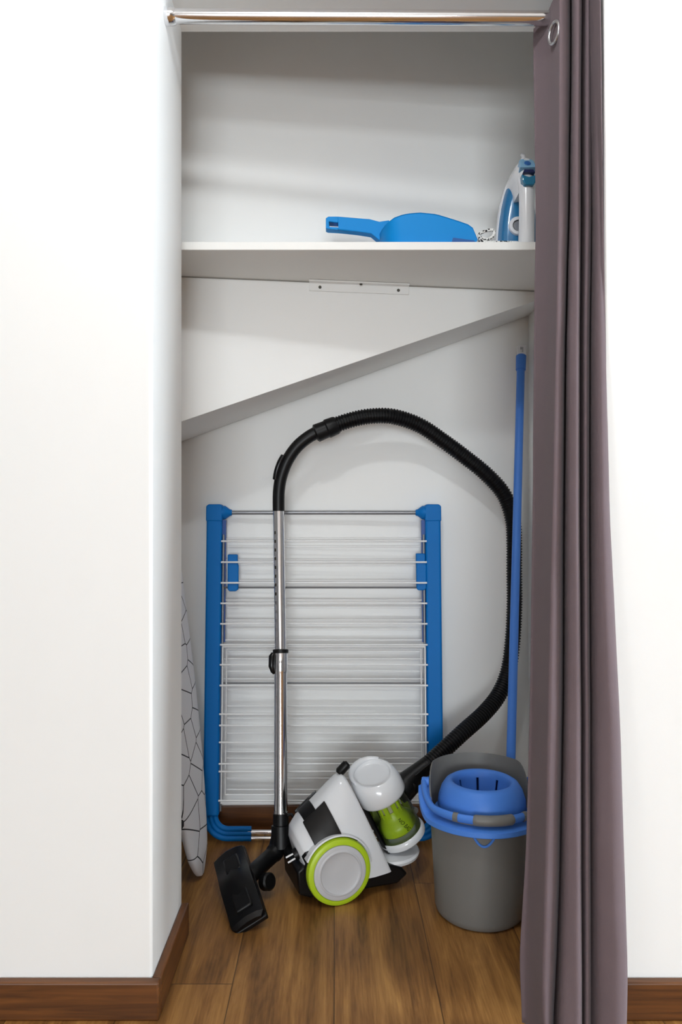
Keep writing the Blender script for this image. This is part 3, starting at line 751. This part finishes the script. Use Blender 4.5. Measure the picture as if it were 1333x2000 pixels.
# telescopic tube
Tt, Tm, Tb = P(544.5, 996, 2.28), P(548.5, 1272, 2.205), P(549, 1592, 2.115)
tub = MB().tube([Tt, Tm+(Tb-Tm)*0.05], 0.0167, 32).build('upper_tube', M['chrome'], VC)
tax = (Tb-Tm).normalized()
b = MB(); b.tube([Tm, Tm+tax*0.002, Tm+tax*0.055, Tm+tax*0.060, Tm+tax*0.064, Tb], [0.0203, 0.0206, 0.0206, 0.0196, 0.0182, 0.0187], 32); low = b.build('lower_tube', M['chrome'], VC, ang=20)
MB().tube([Tm-tax*0.006, Tm-tax*0.004, Tm+tax*0.004, Tm+tax*0.006], [0.019, 0.0226, 0.0226, 0.0205], 28).build('lock_ring', M['black'], low)
b = MB(); ss_ = Vector((-1, -0.45, 0)).normalized()
b.tube([Tm+tax*0.004+ss_*0.022, Tm+tax*0.012+ss_*0.026, Tm+tax*0.04+ss_*0.027, Tm+tax*0.055+ss_*0.023, Tm+tax*0.062+ss_*0.020], [0.006, 0.0095, 0.0095, 0.007, 0.003], 14); b.build('lock_slider', M['gloss_black'], low)
tdir = (Tm-Tt).normalized(); sd = Vector((-0.62, -0.78, 0)).normalized(); sd = (sd-tdir*sd.dot(tdir)).normalized()
for k in range(14):
    c = Tt.lerp(Tm, 0.17+0.062*k)+sd*0.01655
    m4 = frame(c, sd, tdir)
    MB().box(-0.0045, 0.0045, -0.0028, 0.0028, -0.0012, 0.0004, m4).build('ratchet_notch', M['screw'], tub)
b = MB(); b.tube([Tb-tax*0.010, Tb-tax*0.006, Tb-tax*0.003], [0.0192, 0.0198, 0.0192], 28); b.build('end_band', M['chrome'], low)
hk = MB(); hk.tube(spline([Tb-tax*0.002+Vector((0.018, -0.008, 0)), Tb-tax*0.006+Vector((0.03, -0.01, 0)), Tb+tax*0.006+Vector((0.036, -0.01, 0))], 5), 0.0035, 10); hk.build('parking_hook', M['black'], VC)
# floor nozzle
E1 = P(549, 1648, 2.10)
nk = spline([Tb-tax*0.004, Tb+tax*0.03, P(548, 1630, 2.105), P(540, 1660, 2.09), P(518, 1683, 2.05), P(496, 1703, 2.00), P(484, 1716, 1.985)], 7)
b = MB(); b.tube(nk, [0.0215 if i < 10 else 0.0245 if i < 24 else 0.0215 for i in range(len(nk))], 22)
neck = b.build('nozzle_neck', M['black'], VC)
MB().tube([P(549, 1612, 2.106), P(550, 1655, 2.095)], [0.026, 0.029], 20).build('neck_sleeve', M['black'], neck)
Nn, Nf = P(487, 1800, 1.838), P(449, 1672, 2.055)
A = (Nf-Nn); AL = A.length+0.02; A = A.normalized()
Wn = Vector((0.92, -0.06, 0.38)); Wn = (Wn-A*Wn.dot(A)).normalized(); Un = A.cross(Wn); 
if Un.z > 0: Un = -Un
Un = -Un
nm = Matrix((A, Wn, Un)).transposed().to_4x4(); nm.translation = Nn-A*0.01
hd_ = MB()
sec = []
for i in range(25):
    t = i/24; x = t*AL
    e = min(1, t/0.06, (1-t)/0.06); e = math.sqrt(max(0.0, 1-(1-e)**2)) if e < 1 else 1
    hwid = 0.044*(0.75+0.25*e)
    mid = math.exp(-((t-0.5)/0.2)**2)
    hh = (0.020+0.016*mid)*(0.6+0.4*e)
    sec.append([nm @ Vector(p) for p in ((x, -hwid, 0.0), (x, -hwid, hh*0.45), (x, -hwid*0.55, hh*0.8), (x, -0.002, hh), (x, hwid*0.6, hh*0.85), (x, hwid*0.97, hh*0.5), (x, hwid, 0.0))])
hd_.rings(sec, True)
nz = hd_.build('floor_nozzle', M['gloss_black'], VC, ang=30)
bb = MB(); bb.box(-0.001, AL+0.001, -0.047, 0.045, -0.014, 0.0, nm); bb.build('nozzle_sole', M['black'], nz, bevel=0.004)
pd = MB(); pd.box(AL*0.60, AL*0.82, -0.016, 0.026, 0.018, 0.030, nm); pd.build('foot_pedal', M['gloss_black'], nz, bevel=0.005)
pd = MB(); pd.box(AL*0.12, AL*0.36, -0.020, 0.024, 0.014, 0.026, nm); pd.build('foot_pedal', M['black'], nz, bevel=0.005)
pc = P(522, 1722, 1.99)
MB().lathe([(0, -0.013), (0.018, -0.013), (0.022, -0.009), (0.022, 0.009), (0.018, 0.013), (0, 0.013)], frame(pc, (0.7, -0.6, 0.3)), 28).build('neck_roller', M['black'], neck)
# mains plug peeking out at the back
pl = MB(); pl.tube([P(607, 1652, 1.99), P(585, 1664, 1.985), P(574, 1671, 1.98)], [0.015, 0.017, 0.014], 14)
plug = pl.build('mains_plug', M['black'], VC)
for (xa, ya, xb, yb) in ((574, 1667, 559, 1675), (578, 1676, 563, 1685)):
    MB().tube([P(xa, ya, 1.975), P(xb, yb, 1.972)], 0.0024, 10).build('plug_pin', M['wire'], plug)

# ------------------------------------------------------------ mop bucket
BKC = Vector((0.363, 1.925, 0))
BK = thing('mop_bucket', 'grey mop bucket with blue wringer and handle beside the curtain', 'bucket', BKC)
bm_ = Matrix.Translation(BKC)
def ss(t): t = max(0, min(1, t)); return t*t*(3-2*t)
def rise(a, r, z):   # the rim rises towards the back (a = 90 deg)
    if z < 0.2: return 0
    return 0.064*ss((math.sin(a)+0.25)/0.75)*((z-0.2)/0.06)
b = MB()
b.lathe([(0, 0.004), (0.085, 0.0), (0.100, 0.001), (0.108, 0.008), (0.112, 0.02), (0.1145, 0.08), (0.121, 0.20), (0.1240, 0.272), (0.126, 0.276), (0.123, 0.277), (0.121, 0.272), (0.118, 0.20), (0.110, 0.03), (0.10, 0.008), (0, 0.008)], bm_, 72, zf=rise)
b.build('bucket_body', M['bucket_grey'], BK, ang=35)
def fl(a): return 0.052*ss((math.sin(a)+0.45)/0.75)
b = MB()
a0, a1 = math.radians(170), math.radians(370)
prof = [(0.1225, 0.262), (0.148, 0.260), (0.153, 0.257), (0.1535, 0.246), (0.151, 0.244), (0.148, 0.246), (0.147, 0.253), (0.1225, 0.255), (0.1225, 0.262)]
b.lathe(prof, bm_, 64, a0, a1, zf=lambda a, r, z: fl(a)); b.build('rim_flange', M['mop_blue'], BK, ang=35)
# bail handle lying on the flange
def hz(a): return 0.281+0.042*ss((math.sin(a)+0.5)/0.8)
def harc(d0, d1, r, n=40): return [BKC+Vector((0.139*math.cos(a), 0.139*math.sin(a), hz(a))) for a in [math.radians(d0+(d1-d0)*k/n) for k in range(n+1)]]
hb = MB(); hb.tube(harc(172, 368, 0), 0.0085, 12, sq=(1.25, 0.9)); hand = hb.build('bail_handle', M['mop_blue'], BK)
g = MB(); g.tube(harc(253, 293, 0, 20), [0.0085]+[0.0108]*19+[0.0085], 14, sq=(1.2, 1.0)); g.build('grip', M['bucket_grey'], hand)
for dg_ in (236, 307):
    g = MB(); g.tube(harc(dg_-2.5, dg_+2.5, 0, 4), 0.0094, 12, sq=(1.2, 0.95)); g.build('hinge_lug', M['bucket_grey'], hand)
# drain loop moulded below the rim
lp = [BKC+Vector(((0.1235)*math.cos(a), (0.1235)*math.sin(a), 0.240-0.026*math.sin(k/16*PI)**0.8)) for k, a in ((k, math.radians(252+24*k/16)) for k in range(17))]
MB().tube(lp, 0.0030, 8).build('pouring_loop', M['mop_blue'], BK)
# wringer cone
b = MB(); wr_m = Matrix.Translation(BKC+Vector((0.003, -0.008, 0.014)))
b.lathe([(0.100, 0.236), (0.106, 0.240), (0.109, 0.256), (0.107, 0.276), (0.100, 0.298), (0.090, 0.313), (0.080, 0.319), (0.074, 0.317), (0.070, 0.311), (0.068, 0.300)], wr_m, 64)
wring = b.build('wringer', M['mop_blue'], BK, ang=60)
for k in range(8):
    a = 2*PI*k/8+math.radians(90-22.5+22.5)
    b = MB(); b.lathe([(0.0683, 0.301), (0.050, 0.205), (0.048, 0.206), (0.0665, 0.301)], wr_m, 8, a+0.02, a+2*PI/8-0.075)
    b.build('basket_petal', M['mop_blue'], wring, ang=30)
MB().lathe([(0, 0.200), (0.049, 0.202), (0.049, 0.207), (0, 0.206)], wr_m, 32).build('basket_floor', M['mop_blue'], wring)
MB().lathe([(0.100, 0.2365), (0.1185, 0.2365), (0.1185, 0.242), (0.100, 0.242)], wr_m, 48).build('wringer_plate', M['mop_blue'], wring)
for a in (172, 368):
    aa = math.radians(a); c = BKC+Vector((0.139*math.cos(aa), 0.139*math.sin(aa), hz(aa)))
    MB().lathe([(0, 0.006), (0.009, 0.006), (0.011, 0.003), (0.011, -0.012), (0, -0.012)], frame(c, (math.cos(aa), math.sin(aa), 0)), 18).build('pivot', M['mop_blue'], hand)

# ------------------------------------------------------------ mop
m0, m1 = P(997, 1540, 2.035), P(1018.5, 698, 2.392)
md = (m1-m0).normalized()
MP = thing('mop', 'blue mop handle standing in the bucket, leaning into the corner', 'mop', m0-md*0.15)
MB().tube([m0-md*0.17, m1], 0.0122, 24).build('pole', M['mop_blue'], MP)
MB().tube([m1-md*0.045, m1-md*0.043, m1+md*0.004, m1+md*0.006], [0.0125, 0.0152, 0.0158, 0.014], 24).build('collar', M['rack_blue'] if False else M['mop_blue'], MP)
# white end cap with a hanging slot
cap = MB(); fm = frame(m1+md*0.004, md, (1, 0, 0))
for (xa, xb, za, zb) in ((-0.0135, -0.005, 0.0, 0.034), (0.005, 0.0135, 0.0, 0.034), (-0.005, 0.005, 0.0, 0.010), (-0.005, 0.005, 0.028, 0.034)):
    cap.box(xa, xb, -0.008, 0.008, za, zb, fm)
cap.build('hanging_cap', M['iron_white'], MP, smooth=False)
b = MB(); b.tube([m0-md*0.185, m0-md*0.13], [0.022, 0.016], 16); b.build('mop_socket', M['mop_blue'], MP)
